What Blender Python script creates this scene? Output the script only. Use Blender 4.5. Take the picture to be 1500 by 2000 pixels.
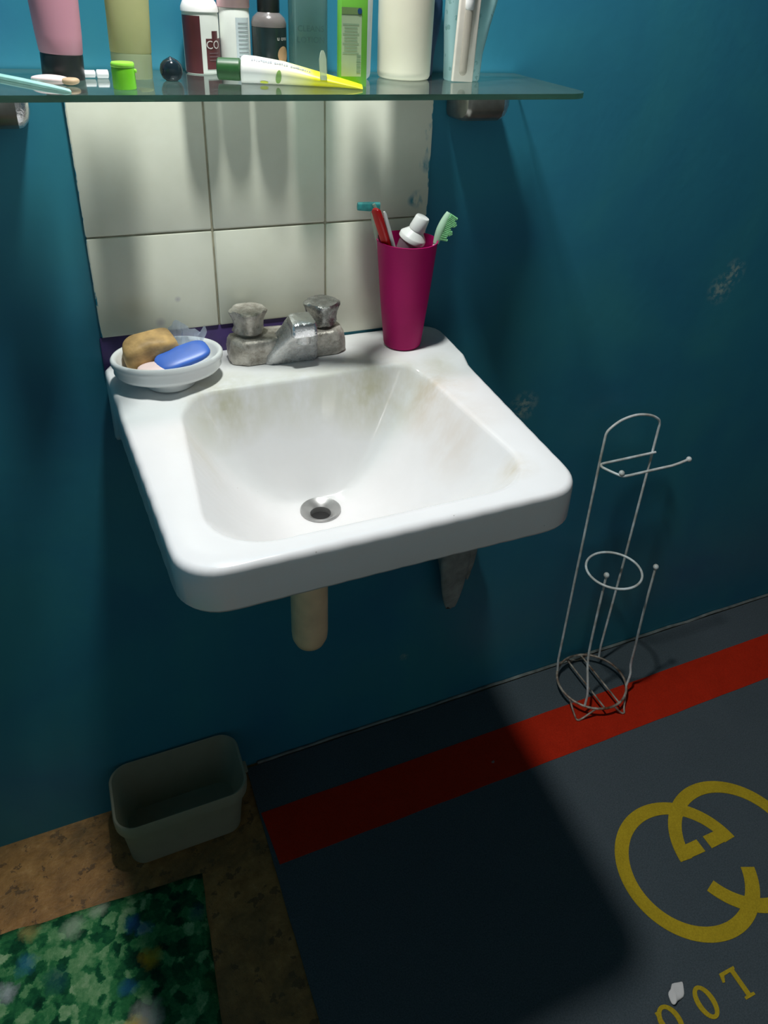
import bpy, math, random
import numpy as np
from mathutils import Vector, Matrix, noise

for o in list(bpy.data.objects):
    bpy.data.objects.remove(o, do_unlink=True)
SC = bpy.context.scene
COL = SC.collection
random.seed(7)
PI = math.pi

# ------------------------------------------------------------------ camera
FPX = 1522.3
cam_d = bpy.data.cameras.new('camera')
cam_d.sensor_fit = 'VERTICAL'
cam_d.sensor_height = 24.0
cam_d.lens = FPX / 2000.0 * 24.0
cam_d.shift_x = -57.6 / 2000.0
cam_d.shift_y = -167.4 / 2000.0
cam_d.clip_start = 0.02
cam = bpy.data.objects.new('camera', cam_d)
COL.objects.link(cam)
Rv = (0.91236588, -0.40569605, 0.05476508)
Uv = (0.16259987, 0.48189721, 0.86100892)
Fv = (0.37569906, 0.77665037, -0.5056327)
cam.matrix_world = Matrix(((Rv[0], Uv[0], -Fv[0], -0.02957555), (Rv[1], Uv[1], -Fv[1], -1.00493916),
                           (Rv[2], Uv[2], -Fv[2], 1.37707218), (0, 0, 0, 1)))
SC.camera = cam

# ------------------------------------------------------------------ world, lights, exposure
world = bpy.data.worlds.new('world')
SC.world = world
world.use_nodes = True
bg = world.node_tree.nodes['Background']
bg.inputs[0].default_value = (0.62, 0.75, 0.85, 1)
bg.inputs[1].default_value = 0.006
LAMP_POS = (0.175, -0.235, 2.07)
ld = bpy.data.lights.new('bulb_light', 'SPOT')
ld.energy = 62
ld.spot_size = math.radians(166)
ld.spot_blend = 0.25
ld.color = (1.0, 0.985, 0.97)
ld.shadow_soft_size = 0.045
lamp_light = bpy.data.objects.new('bulb_light', ld)
lamp_light.location = LAMP_POS
COL.objects.link(lamp_light)
SC.view_settings.view_transform = 'Standard'
SC.view_settings.look = 'None'
SC.view_settings.gamma = 1.0
SC.view_settings.use_curve_mapping = False
SC.view_settings.exposure = 0.0

# ------------------------------------------------------------------ materials
def new_mat(name):
    m = bpy.data.materials.new(name)
    m.use_nodes = True
    nt = m.node_tree
    return m, nt, nt.nodes['Principled BSDF'], nt.nodes['Material Output']

def node(nt, kind, **kw):
    n = nt.nodes.new(kind)
    for k, v in kw.items():
        setattr(n, k, v)
    return n

def ramp(nt, fac, stops):
    r = node(nt, 'ShaderNodeValToRGB')
    e = r.color_ramp.elements
    while len(e) < len(stops):
        e.new(0.5)
    for el, (p, c) in zip(e, stops):
        el.position = p
        el.color = (c[0], c[1], c[2], 1)
    nt.links.new(fac, r.inputs[0])
    return r.outputs[0]

def mixc(nt, fac, a, b, mode='MIX'):
    n = node(nt, 'ShaderNodeMix', data_type='RGBA', blend_type=mode)
    for sock, v in ((n.inputs[0], fac), (n.inputs[6], a), (n.inputs[7], b)):
        if hasattr(v, 'is_linked'):
            nt.links.new(v, sock)
        elif isinstance(v, (int, float)):
            sock.default_value = v
        else:
            sock.default_value = (v[0], v[1], v[2], 1)
    return n.outputs[2]

def math_n(nt, op, a, b=None, clamp=False):
    n = node(nt, 'ShaderNodeMath', operation=op, use_clamp=clamp)
    for i, v in enumerate((a, b)):
        if v is None:
            continue
        if hasattr(v, 'is_linked'):
            nt.links.new(v, n.inputs[i])
        else:
            n.inputs[i].default_value = v
    return n.outputs[0]

def coords(nt, scale=(1, 1, 1), loc=(0, 0, 0), world_space=False):
    if world_space:
        src = node(nt, 'ShaderNodeNewGeometry').outputs['Position']
    else:
        src = node(nt, 'ShaderNodeTexCoord').outputs['Object']
    mp = node(nt, 'ShaderNodeMapping')
    mp.inputs['Scale'].default_value = scale
    mp.inputs['Location'].default_value = loc
    nt.links.new(src, mp.inputs[0])
    return mp.outputs[0]

def noise_n(nt, vec, scale, detail=3.0, rough=0.5, dist=0.0):
    n = node(nt, 'ShaderNodeTexNoise')
    n.inputs['Scale'].default_value = scale
    n.inputs['Detail'].default_value = detail
    n.inputs['Roughness'].default_value = rough
    n.inputs['Distortion'].default_value = dist
    nt.links.new(vec, n.inputs['Vector'])
    return n.outputs['Fac']

def bump(nt, bsdf, height, strength=0.3, dist=0.002):
    b = node(nt, 'ShaderNodeBump')
    b.inputs['Strength'].default_value = strength
    b.inputs['Distance'].default_value = dist
    nt.links.new(height, b.inputs['Height'])
    nt.links.new(b.outputs[0], bsdf.inputs['Normal'])

def mat(name, c, rough=0.45, metal=0.0, var=0.12, vscale=60.0, bumps=0.0, bscale=200.0, trans=0.0, sss=0.0, c2=None, spec=0.5):
    """plain surface with a little procedural mottling"""
    m, nt, b, out = new_mat(name)
    v = coords(nt)
    f = noise_n(nt, v, vscale)
    d = c2 or tuple(x * (1 - var) for x in c)
    e = tuple(min(1, x * (1 + var * .6)) for x in c)
    nt.links.new(ramp(nt, f, [(0.3, d), (0.7, e)]), b.inputs['Base Color'])
    b.inputs['Roughness'].default_value = rough
    b.inputs['Metallic'].default_value = metal
    b.inputs['Specular IOR Level'].default_value = spec
    if trans:
        b.inputs['Transmission Weight'].default_value = trans
    if sss:
        b.inputs['Subsurface Weight'].default_value = sss
        b.inputs['Subsurface Radius'].default_value = (.01, .01, .01)
    if bumps:
        bump(nt, b, noise_n(nt, v, bscale), bumps)
    return m

def film_mat(name, tint, see=0.5, rough=0.25, c=None, gloss=0.5):
    """thin translucent plastic: part see-through, part body colour, glossy skin"""
    m, nt, b, out = new_mat(name)
    f = noise_n(nt, coords(nt), 45)
    c = c or tint
    nt.links.new(ramp(nt, f, [(0.3, tuple(x * .9 for x in c)), (0.7, c)]), b.inputs['Base Color'])
    b.inputs['Roughness'].default_value = rough
    b.inputs['Specular IOR Level'].default_value = gloss
    tr = node(nt, 'ShaderNodeBsdfTransparent')
    tr.inputs[0].default_value = (*tint, 1)
    tl = node(nt, 'ShaderNodeBsdfTranslucent')
    tl.inputs[0].default_value = (*c, 1)
    mx0 = node(nt, 'ShaderNodeMixShader')
    mx0.inputs[0].default_value = 0.35
    nt.links.new(b.outputs[0], mx0.inputs[1])
    nt.links.new(tl.outputs[0], mx0.inputs[2])
    mx = node(nt, 'ShaderNodeMixShader')
    mx.inputs[0].default_value = see
    nt.links.new(mx0.outputs[0], mx.inputs[1])
    nt.links.new(tr.outputs[0], mx.inputs[2])
    nt.links.new(mx.outputs[0], out.inputs[0])
    return m

def glass_sheet(name, tint):
    m, nt, b, out = new_mat(name)
    tr = node(nt, 'ShaderNodeBsdfTransparent')
    f = noise_n(nt, coords(nt), 14)
    nt.links.new(ramp(nt, f, [(0.3, tuple(x * .985 for x in tint)), (0.7, tint)]), tr.inputs[0])
    gl = node(nt, 'ShaderNodeBsdfGlossy')
    gl.inputs['Roughness'].default_value = 0.05
    gl.inputs[0].default_value = (.9, .95, .93, 1)
    dust = node(nt, 'ShaderNodeBsdfDiffuse')
    dust.inputs[0].default_value = (.5, .55, .52, 1)
    fr = node(nt, 'ShaderNodeFresnel')
    fr.inputs[0].default_value = 1.45
    mx = node(nt, 'ShaderNodeMixShader')
    nt.links.new(fr.outputs[0], mx.inputs[0])
    nt.links.new(tr.outputs[0], mx.inputs[1])
    nt.links.new(gl.outputs[0], mx.inputs[2])
    mx2 = node(nt, 'ShaderNodeMixShader')
    mx2.inputs[0].default_value = 0.025
    nt.links.new(mx.outputs[0], mx2.inputs[1])
    nt.links.new(dust.outputs[0], mx2.inputs[2])
    nt.links.new(mx2.outputs[0], out.inputs[0])
    return m

def spot(nt, pos, centre, radius, soft=0.5):
    """mask that is 1 near a world point, 0 beyond radius"""
    d = node(nt, 'ShaderNodeVectorMath', operation='DISTANCE')
    nt.links.new(pos, d.inputs[0])
    d.inputs[1].default_value = centre
    mr = node(nt, 'ShaderNodeMapRange')
    mr.inputs[1].default_value = radius * soft
    mr.inputs[2].default_value = radius
    mr.inputs[3].default_value = 1
    mr.inputs[4].default_value = 0
    nt.links.new(d.outputs['Value'], mr.inputs[0])
    return mr.outputs[0]

def wall_mat():
    m, nt, b, out = new_mat('teal_wall_paint')
    p = coords(nt, world_space=True)
    big = noise_n(nt, p, 3.2, 4, .55, .4)
    ps = coords(nt, scale=(16, 16, 2.2), world_space=True)
    streak = noise_n(nt, ps, 1.0, 4, .6)
    base = ramp(nt, big, [(0.32, (.023, .170, .280)), (0.5, (.028, .210, .298)), (0.68, (.036, .245, .300))])
    col = mixc(nt, math_n(nt, 'MULTIPLY', streak, .35), base, (.016, .13, .21))
    # flaked patches where an older pale coat shows
    fine = noise_n(nt, coords(nt, scale=(1, 1, 1), world_space=True), 90, 4, .7)
    for c, r in (((1.0678, 0, .9002), .035), ((0.672, 0, .722), .034), ((.658, 0, .70), .02), ((.469, 0, .177), .012), ((1.09, 0, .93), .03)):
        k = spot(nt, p, c, r, .1)
        k = math_n(nt, 'MULTIPLY', k, math_n(nt, 'MULTIPLY', math_n(nt, 'SUBTRACT', fine, .45, True), 6.0, True), True)
        col = mixc(nt, math_n(nt, 'MULTIPLY', k, .75), col, (.42, .5, .42))
    nt.links.new(col, b.inputs['Base Color'])
    b.inputs['Roughness'].default_value = .42
    b.inputs['Specular IOR Level'].default_value = .35
    bump(nt, b, math_n(nt, 'ADD', noise_n(nt, p, 60, 4), math_n(nt, 'MULTIPLY', streak, .6)), .12, .002)
    return m

def tile_mat():
    m, nt, b, out = new_mat('cream_glazed_tile')
    p = coords(nt, world_space=True)
    f = noise_n(nt, p, 12, 4, .6)
    col = ramp(nt, f, [(0.3, (.72, .72, .59)), (0.7, (.79, .79, .67))])
    ragged = noise_n(nt, coords(nt, scale=(1, 1, .35), world_space=True), 55, 4, .65)
    sx = node(nt, 'ShaderNodeSeparateXYZ')
    nt.links.new(p, sx.inputs[0])
    # teal wall paint slopped over the right and left edges, only in places
    edge_r = math_n(nt, 'SUBTRACT', sx.outputs[0], .4535)
    edge_l = math_n(nt, 'SUBTRACT', .0015, sx.outputs[0])
    slop = math_n(nt, 'MULTIPLY', math_n(nt, 'SUBTRACT', ragged, .56), .022)
    for e in (edge_r, edge_l):
        k = math_n(nt, 'MULTIPLY', math_n(nt, 'ADD', e, slop), 900, True)
        col = mixc(nt, k, col, (.02, .24, .34))
    for c, r in (((.4485, -.001, 1.168), .016), ((.441, -.001, 1.098), .015), ((.432, -.001, 1.096), .009), ((.451, -.001, 1.145), .013), ((.452, -.001, 1.19), .010)):
        k = math_n(nt, 'MULTIPLY', spot(nt, p, c, r, .2), math_n(nt, 'MULTIPLY', math_n(nt, 'SUBTRACT', ragged, .44, True), 9.0, True), True)
        col = mixc(nt, math_n(nt, 'MULTIPLY', k, .9), col, (.03, .28, .38))
    for c, r in (((.10, -.001, .985), .005), ((.075, -.001, .955), .008)):
        col = mixc(nt, math_n(nt, 'MULTIPLY', spot(nt, p, c, r, .2), .45), col, (.30, .26, .36))
    nt.links.new(col, b.inputs['Base Color'])
    b.inputs['Roughness'].default_value = .33
    bump(nt, b, noise_n(nt, p, 25, 2), .05, .002)
    return m

def porcelain_mat():
    m, nt, b, out = new_mat('white_porcelain')
    p = coords(nt, world_space=True)
    f = noise_n(nt, p, 9, 4, .6)
    col = ramp(nt, f, [(0.3, (.79, .79, .785)), (0.7, (.83, .83, .83))])
    g = noise_n(nt, coords(nt, scale=(1, 1, .5), world_space=True), 22, 4, .65)
    for c, r, tint, w in (((.135, -.128, .885), .070, (.52, .50, .33), .85), ((.325, -.128, .876), .080, (.53, .51, .34), .85),
                          ((.23, -.13, .885), .07, (.55, .54, .38), .6), ((.395, -.17, .88), .07, (.60, .50, .36), .75),
                          ((.40, -.26, .86), .07, (.62, .52, .42), .45), ((.075, -.2, .86), .06, (.6, .56, .42), .4),
                          ((.40, -.385, .885), .035, (.55, .46, .3), .6), ((.43, -.125, .90), .03, (.55, .53, .42), .5), ((.10, -.115, .905), .03, (.62, .55, .40), .5)):
        k = math_n(nt, 'MULTIPLY', spot(nt, p, c, r, .1), math_n(nt, 'MULTIPLY', math_n(nt, 'SUBTRACT', g, .28, True), 3.4, True), True)
        col = mixc(nt, math_n(nt, 'MULTIPLY', k, w), col, tint)
    sp = node(nt, 'ShaderNodeTexVoronoi')
    sp.inputs['Scale'].default_value = 26
    nt.links.new(p, sp.inputs['Vector'])
    k = math_n(nt, 'LESS_THAN', sp.outputs['Distance'], .022)
    col = mixc(nt, math_n(nt, 'MULTIPLY', k, .5), col, (.2, .18, .15))
    nt.links.new(col, b.inputs['Base Color'])
    b.inputs['Roughness'].default_value = .16
    b.inputs['Specular IOR Level'].default_value = .5
    return m

def crust_metal(name, dark, light, metal=.55, rough=.34):
    m, nt, b, out = new_mat(name)
    v = coords(nt)
    f = noise_n(nt, v, 60, 5, .7)
    g = noise_n(nt, v, 160, 4, .6)
    col = ramp(nt, f, [(0.3, dark), (0.62, light), (0.8, tuple(min(1, x * 1.25) for x in light))])
    nt.links.new(col, b.inputs['Base Color'])
    nt.links.new(ramp(nt, g, [(0.3, (rough * .7,) * 3), (.75, (rough * 1.8,) * 3)]), b.inputs['Roughness'])
    b.inputs['Metallic'].default_value = metal
    bump(nt, b, math_n(nt, 'ADD', f, math_n(nt, 'MULTIPLY', g, .5)), .5, .003)
    return m

def floor_mat():
    m, nt, b, out = new_mat('worn_brown_floor')
    p = coords(nt, world_space=True)
    f = noise_n(nt, p, 9, 6, .65, .6)
    g = noise_n(nt, p, 45, 5, .7)
    col = ramp(nt, f, [(0.25, (.15, .07, .016)), (0.5, (.34, .16, .036)), (0.7, (.46, .23, .06)), (.85, (.38, .23, .05))])
    col = mixc(nt, .5, col, ramp(nt, g, [(0.3, (.10, .045, .012)), (0.6, (.40, .21, .07)), (0.8, (.66, .44, .20))]))
    vor = node(nt, 'ShaderNodeTexVoronoi', feature='DISTANCE_TO_EDGE')
    vor.inputs['Scale'].default_value = 24
    nt.links.new(p, vor.inputs['Vector'])
    pits = math_n(nt, 'LESS_THAN', noise_n(nt, p, 38, 4, .65), .40)
    col = mixc(nt, math_n(nt, 'MULTIPLY', pits, .65), col, (.055, .03, .015))
    grime = noise_n(nt, p, 6, 5, .7, 1.0)
    col = mixc(nt, math_n(nt, 'MULTIPLY', math_n(nt, 'SUBTRACT', grime, .42, True), 3.2, True), col, (.10, .065, .025))
    nt.links.new(col, b.inputs['Base Color'])
    b.inputs['Roughness'].default_value = .6
    bump(nt, b, math_n(nt, 'ADD', g, math_n(nt, 'MULTIPLY', f, 1.5)), .6, .004)
    return m

def mat_grey():
    m, nt, b, out = new_mat('charcoal_mat_pile')
    p = coords(nt, world_space=True)
    g = noise_n(nt, p, 420, 3, .7)
    f = noise_n(nt, p, 5, 4, .6)
    col = ramp(nt, f, [(0.3, (.056, .078, .090)), (0.7, (.070, .092, .104))])
    col = mixc(nt, .5, col, ramp(nt, g, [(0.3, (.03, .042, .048)), (0.7, (.115, .138, .155))]))
    nt.links.new(col, b.inputs['Base Color'])
    b.inputs['Roughness'].default_value = .92
    b.inputs['Specular IOR Level'].default_value = .15
    bump(nt, b, g, .7, .002)
    return m

def pile(name, c):
    m, nt, b, out = new_mat(name)
    p = coords(nt, world_space=True)
    g = noise_n(nt, p, 420, 3, .7)
    f = noise_n(nt, p, 26, 4, .6)
    col = mixc(nt, .5, ramp(nt, g, [(0.3, tuple(x * .6 for x in c)), (0.7, tuple(min(1, x * 1.25) for x in c))]),
               ramp(nt, f, [(0.3, tuple(x * .78 for x in c)), (0.7, c)]))
    nt.links.new(col, b.inputs['Base Color'])
    b.inputs['Roughness'].default_value = .9
    b.inputs['Specular IOR Level'].default_value = .1
    bump(nt, b, g, .6, .002)
    return m

def rug_mat():
    m, nt, b, out = new_mat('printed_green_pile')
    p = coords(nt, world_space=True)
    warp = node(nt, 'ShaderNodeTexNoise')
    warp.inputs['Scale'].default_value = 34
    warp.inputs['Detail'].default_value = 6
    warp.inputs['Roughness'].default_value = .72
    nt.links.new(p, warp.inputs['Vector'])
    va = node(nt, 'ShaderNodeVectorMath', operation='MULTIPLY_ADD')
    nt.links.new(warp.outputs['Color'], va.inputs[0])
    va.inputs[1].default_value = (.035, .035, 0)
    nt.links.new(p, va.inputs[2])
    vor = node(nt, 'ShaderNodeTexVoronoi', feature='SMOOTH_F1')
    vor.inputs['Smoothness'].default_value = .35
    vor.inputs['Scale'].default_value = 62
    nt.links.new(va.outputs[0], vor.inputs['Vector'])
    sx = node(nt, 'ShaderNodeSeparateColor')
    nt.links.new(vor.outputs['Color'], sx.inputs[0])
    big = noise_n(nt, p, 7, 3, .6)
    tone = math_n(nt, 'ADD', math_n(nt, 'MULTIPLY', sx.outputs[0], .45), math_n(nt, 'MULTIPLY', big, .75))
    tone = math_n(nt, 'ADD', tone, math_n(nt, 'MULTIPLY', math_n(nt, 'SUBTRACT', noise_n(nt, p, 110, 4, .7), .5), .35))
    col = ramp(nt, tone, [(0.28, (.004, .032, .018)), (0.48, (.010, .095, .038)), (0.62, (.035, .20, .068)), (0.74, (.14, .33, .14)), (0.90, (.34, .50, .28))])
    for c, r, t in (((-.1013, -.22, .008), .017, (.02, .10, .30)), ((-.085, -.235, .008), .014, (.02, .10, .30)),
                    ((-.118, -.315, .008), .017, (.02, .12, .28)), ((-.083, -.285, .008), .020, (.50, .36, .02)),
                    ((-.10, -.365, .008), .030, (.68, .66, .60)), ((-.118, -.372, .008), .020, (.78, .45, .02)),
                    ((-.135, -.40, .008), .022, (.75, .50, .05)), ((-.26, -.22, .008), .02, (.03, .16, .30)),
                    ((-.29, -.25, .008), .02, (.55, .60, .62)), ((-.255, -.17, .008), .022, (.42, .36, .12)),
                    ((-.22, -.26, .008), .024, (.01, .06, .09)), ((-.19, -.19, .008), .024, (.40, .52, .36)), ((-.15, -.175, .008), .02, (.42, .5, .36)),
                    ((.0, -.24, .008), .018, (.01, .06, .10)), ((.01, -.36, .008), .03, (.02, .07, .02))):
        k = math_n(nt, 'MULTIPLY', spot(nt, va.outputs[0], (c[0] + .0175, c[1] + .0175, c[2]), r, .3), .62)
        col = mixc(nt, k, col, t)
    nt.links.new(col, b.inputs['Base Color'])
    b.inputs['Roughness'].default_value = .95
    b.inputs['Specular IOR Level'].default_value = .1
    bump(nt, b, noise_n(nt, p, 180, 4, .7), .8, .004)
    return m

M = dict(
    wall=wall_mat(), tile=tile_mat(), porcelain=porcelain_mat(), floor=floor_mat(), mat=mat_grey(), rug=rug_mat(),
    grout=mat('tile_grout', (.40, .37, .27), .85, var=.3, vscale=40),
    purple=mat('purple_paint', (.075, .045, .17), .5, var=.35, vscale=30),
    plain_wall=mat('pale_wall_paint', (.48, .48, .46), .6, var=.06, vscale=4),
    ceiling=mat('white_ceiling_paint', (.22, .22, .21), .7, var=.05, vscale=4),
    caulk=mat('sealant', (.16, .18, .17), .6, var=.5, vscale=30),
    red=pile('red_mat_pile', (.46, .022, .006)), yellow=pile('yellow_mat_pile', (.50, .36, .022)),
    crust=crust_metal('limescaled_metal', (.24, .21, .17), (.62, .58, .52), .35, .32),
    chrome_dull=crust_metal('dull_chrome', (.16, .16, .15), (.42, .42, .40), .75, .22),
    nickel=crust_metal('spotted_nickel', (.46, .46, .45), (.72, .71, .70), .45, .24),
    flange=mat('drain_ring_metal', (.42, .42, .41), .32, .6, var=.12, vscale=80),
    bright=crust_metal('bright_chrome', (.55, .55, .56), (.85, .85, .86), .8, .14),
    hole=mat('drain_dark', (.012, .012, .012), .6),
    steel=mat('brushed_bracket_metal', (.30, .30, .27), .28, .85, var=.2),
    glass=glass_sheet('green_tinted_glass', (.955, .985, .975)),
    glass_edge=film_mat('glass_edge_green', (.45, .75, .62), .35, .12, (.035, .09, .065)),
    white_wire=mat('white_coated_wire', (.68, .74, .75), .35, var=.3, vscale=45, c2=(.44, .42, .37)),
    rusty=mat('rust_worn_wire', (.36, .33, .28), .45, .2, var=.6, vscale=70, c2=(.12, .05, .02)),
    ceramic=mat('glazed_white_ceramic', (.74, .76, .75), .18, var=.04, vscale=20),
    tan=mat('tan_soap', (.52, .33, .13), .6, var=.45, vscale=45, bumps=.5, bscale=90, sss=.1),
    blue=mat('blue_soap', (.055, .16, .60), .38, var=.18, vscale=30, sss=.1),
    wrap=film_mat('clear_wrapper', (.82, .88, .96), .45, .2, (.75, .83, .95)),
    magenta=mat('magenta_plastic', (.42, .003, .115), .55, var=.08, vscale=20, spec=.22),
    redp=mat('red_plastic', (.55, .006, .008), .3, var=.1),
    glossy_white=mat('glossy_white', (.85, .86, .88), .12, var=.04),
    whitep=mat('white_plastic', (.76, .76, .74), .3, var=.05),
    greenp=mat('mint_bristles', (.28, .70, .32), .5, var=.3, vscale=200, sss=.1),
    mint=film_mat('pale_mint_plastic', (.75, .95, .80), .15, .25, (.70, .92, .74)),
    tealb=mat('teal_bristles', (.03, .30, .30), .6, var=.3, vscale=200),
    clearp=film_mat('clear_plastic', (.82, .88, .82), .45, .15, (.62, .70, .60)),
    lilac=film_mat('clear_lilac_tube', (.75, .62, .70), .5, .2, (.50, .40, .46)),
    tub=film_mat('frosted_tub_plastic', (.86, .85, .76), .38, .4, (.56, .54, .42)),
    pipe=mat('bounce_tinted_pipe', (.86, .62, .38), .45, var=.15, vscale=25),  # beige, made lighter and warmer in place of light bounced off the floor
    rag=mat('grey_rag_cloth', (.30, .31, .29), .9, var=.35, vscale=35, bumps=.5, bscale=300),
    pink=mat('pink_tube_plastic', (.50, .24, .30), .4, var=.06, vscale=15, sss=.05),
    black=mat('black_plastic', (.010, .014, .014), .35, var=.2),
    pinkpad=mat('pale_pink_pad', (.80, .62, .60), .5, var=.08),
    tanpad=mat('tan_pad', (.42, .30, .18), .6, var=.2),
    tealstick=mat('pale_teal_plastic', (.36, .66, .58), .3, var=.1),
    lime_tube=film_mat('yellow_green_tube', (.80, .82, .50), .12, .35, (.60, .60, .30)),
    lime_cap=film_mat('pale_green_cap', (.74, .80, .58), .25, .3, (.52, .58, .36)),
    green=mat('lime_green_plastic', (.15, .52, .02), .3, var=.08),
    green_top=mat('lime_green_lid', (.32, .80, .07), .3, var=.06),
    navy=mat('glossy_navy', (.010, .020, .026), .12, var=.2),
    maroon=mat('maroon_label', (.085, .018, .022), .35, var=.25, vscale=30),
    mauve=mat('mauve_print', (.12, .07, .08), .4, var=.15),
    palebottle=mat('pale_bottle_plastic', (.58, .62, .57), .3, var=.08, vscale=30),
    pinkcap=mat('pink_band_plastic', (.62, .38, .40), .35, var=.08),
    ink=mat('grey_ink', (.22, .25, .26), .5),
    paleink=mat('pale_ink', (.55, .52, .50), .5),
    darkbottle=mat('black_green_bottle', (.012, .022, .022), .22, var=.25),
    smoke=mat('smoky_shoulder', (.13, .12, .115), .2, var=.1),
    peach=mat('peach_print', (.48, .29, .15), .5, var=.15),
    aqua=film_mat('aqua_bottle', (.62, .80, .76), .50, .15, (.22, .34, .30)),
    aquaink=mat('aqua_ink', (.035, .085, .078), .5),
    carton=mat('green_carton', (.16, .52, .05), .45, var=.06),
    cartonpanel=mat('pale_carton_panel', (.42, .55, .34), .5, var=.1, vscale=40),
    cartonink=mat('carton_ink', (.22, .36, .22), .5),
    bluedot=mat('blue_print', (.01, .07, .20), .5),
    silverblue=mat('pale_blue_white_plastic', (.52, .60, .62), .35, var=.06),
    cream=mat('cream_plastic', (.69, .67, .53), .35, var=.05, vscale=15),
    loofah=mat('navy_cap_plastic', (.035, .075, .15), .5, var=.3, vscale=50),
    floral=None,
    panelw=mat('cream_insert', (.66, .62, .54), .3, var=.06),
    capsule=film_mat('clear_capsule', (.85, .82, .76), .2, .08, (.56, .53, .46), .8),
    tubewhite=None,
    dkgreen=mat('dark_green_cap', (.018, .085, .022), .35, var=.15),
    leaf=mat('leaf_print', (.20, .36, .08), .5), limeprint=mat('lime_print', (.60, .66, .08), .5),
    paper=mat('white_paper', (.74, .72, .70), .9, var=.08, vscale=50),
)

def floral_mat():
    m, nt, b, out = new_mat('floral_film')
    p = coords(nt, world_space=True)
    vor = node(nt, 'ShaderNodeTexVoronoi')
    vor.inputs['Scale'].default_value = 75
    nt.links.new(p, vor.inputs['Vector'])
    k = math_n(nt, 'LESS_THAN', vor.outputs['Distance'], .24)
    k2 = math_n(nt, 'LESS_THAN', noise_n(nt, p, 180, 2), .5)
    col = mixc(nt, math_n(nt, 'MULTIPLY', math_n(nt, 'MULTIPLY', k, k2), .6), (.36, .56, .55), (.14, .30, .26))
    nt.links.new(col, b.inputs['Base Color'])
    b.inputs['Roughness'].default_value = .25
    tr = node(nt, 'ShaderNodeBsdfTransparent')
    tr.inputs[0].default_value = (.7, .88, .88, 1)
    mx = node(nt, 'ShaderNodeMixShader')
    mx.inputs[0].default_value = .35
    nt.links.new(b.outputs[0], mx.inputs[1])
    nt.links.new(tr.outputs[0], mx.inputs[2])
    nt.links.new(mx.outputs[0], out.inputs[0])
    return m
M['floral'] = floral_mat()

def tube_print():
    """white tube printed with a yellow end, along the object's own x"""
    m, nt, b, out = new_mat('white_to_yellow_print')
    v = node(nt, 'ShaderNodeTexCoord').outputs['Object']
    s = node(nt, 'ShaderNodeSeparateXYZ')
    nt.links.new(v, s.inputs[0])
    f = math_n(nt, 'ADD', math_n(nt, 'MULTIPLY', s.outputs[0], 7.6), math_n(nt, 'MULTIPLY', noise_n(nt, v, 60), .04))
    col = ramp(nt, f, [(.36, (.78, .78, .74)), (.56, (.76, .76, .50)), (.74, (.70, .70, .16)), (.80, (.68, .66, .015)), (.97, (.62, .60, .01))])
    nt.links.new(col, b.inputs['Base Color'])
    b.inputs['Roughness'].default_value = .35
    return m
M['tubewhite'] = tube_print()

# ------------------------------------------------------------------ mesh helpers
def link(name, me, m, parent=None, smooth=True, angle=38):
    if m is not None and not me.materials:
        me.materials.append(m)
    if smooth:
        me.shade_smooth()
        if angle is not None:
            me.set_sharp_from_angle(angle=math.radians(angle))
    o = bpy.data.objects.new(name, me)
    COL.objects.link(o)
    if parent is not None:
        o.parent = parent
    return o

def mesh(name, V, F, m=None, parent=None, smooth=True, angle=38):
    me = bpy.data.meshes.new(name)
    me.from_pydata([tuple(map(float, v)) for v in V], [], [tuple(f) for f in F])
    me.validate()
    import bmesh
    bm = bmesh.new()
    bm.from_mesh(me)
    bmesh.ops.recalc_face_normals(bm, faces=bm.faces)
    bm.to_mesh(me)
    bm.free()
    return link(name, me, m, parent, smooth, angle)

def thing(name, label, cat, loc=(0, 0, 0), rot=(0, 0, 0), group=None):
    o = bpy.data.objects.new(name, None)
    o.empty_display_size = .02
    COL.objects.link(o)
    o.location = loc
    o.rotation_euler = rot
    tag(o, label, cat, group)
    return o

def tag(o, label=None, cat=None, group=None, kind=None):
    if label: o['label'] = label
    if cat: o['category'] = cat
    if group: o['group'] = group
    if kind: o['kind'] = kind
    return o

def loft(rings, cap0=True, cap1=True, closed=True):
    n = len(rings[0])
    V = [p for r in rings for p in r]
    F = []
    for i in range(len(rings) - 1):
        for j in range(n if closed else n - 1):
            a, b = i * n + j, i * n + (j + 1) % n
            F.append((a, b, b + n, a + n))
    if cap0: F.append(tuple(range(n))[::-1])
    if cap1: F.append(tuple(range((len(rings) - 1) * n, len(rings) * n)))
    return V, F

def lathe(profile, seg=40, sx=1.0, sy=1.0, centre=(0, 0), cap0=True, cap1=True, wob=None):
    rings = []
    for r, z in profile:
        ring = []
        for k in range(seg):
            a = 2 * PI * k / seg
            rr = r * (wob(a, z) if wob else 1)
            ring.append((centre[0] + rr * sx * math.cos(a), centre[1] + rr * sy * math.sin(a), z))
        rings.append(ring)
    return loft(rings, cap0, cap1)

def join(*parts):
    V, F = [], []
    for v, f in parts:
        k = len(V)
        V += list(v)
        F += [tuple(i + k for i in q) for q in f]
    return V, F

def xf(vf, mtx):
    return [tuple(mtx @ Vector(p)) for p in vf[0]], vf[1]

def rrect(hx, hy, r, n=6, cx=0, cy=0):
    out = []
    for (sx, sy, a0) in ((1, 1, 0), (-1, 1, PI / 2), (-1, -1, PI), (1, -1, 1.5 * PI)):
        for k in range(n + 1):
            a = a0 + (PI / 2) * k / n
            out.append((cx + sx * (hx - r) + r * math.cos(a), cy + sy * (hy - r) + r * math.sin(a)))
    return out

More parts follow.
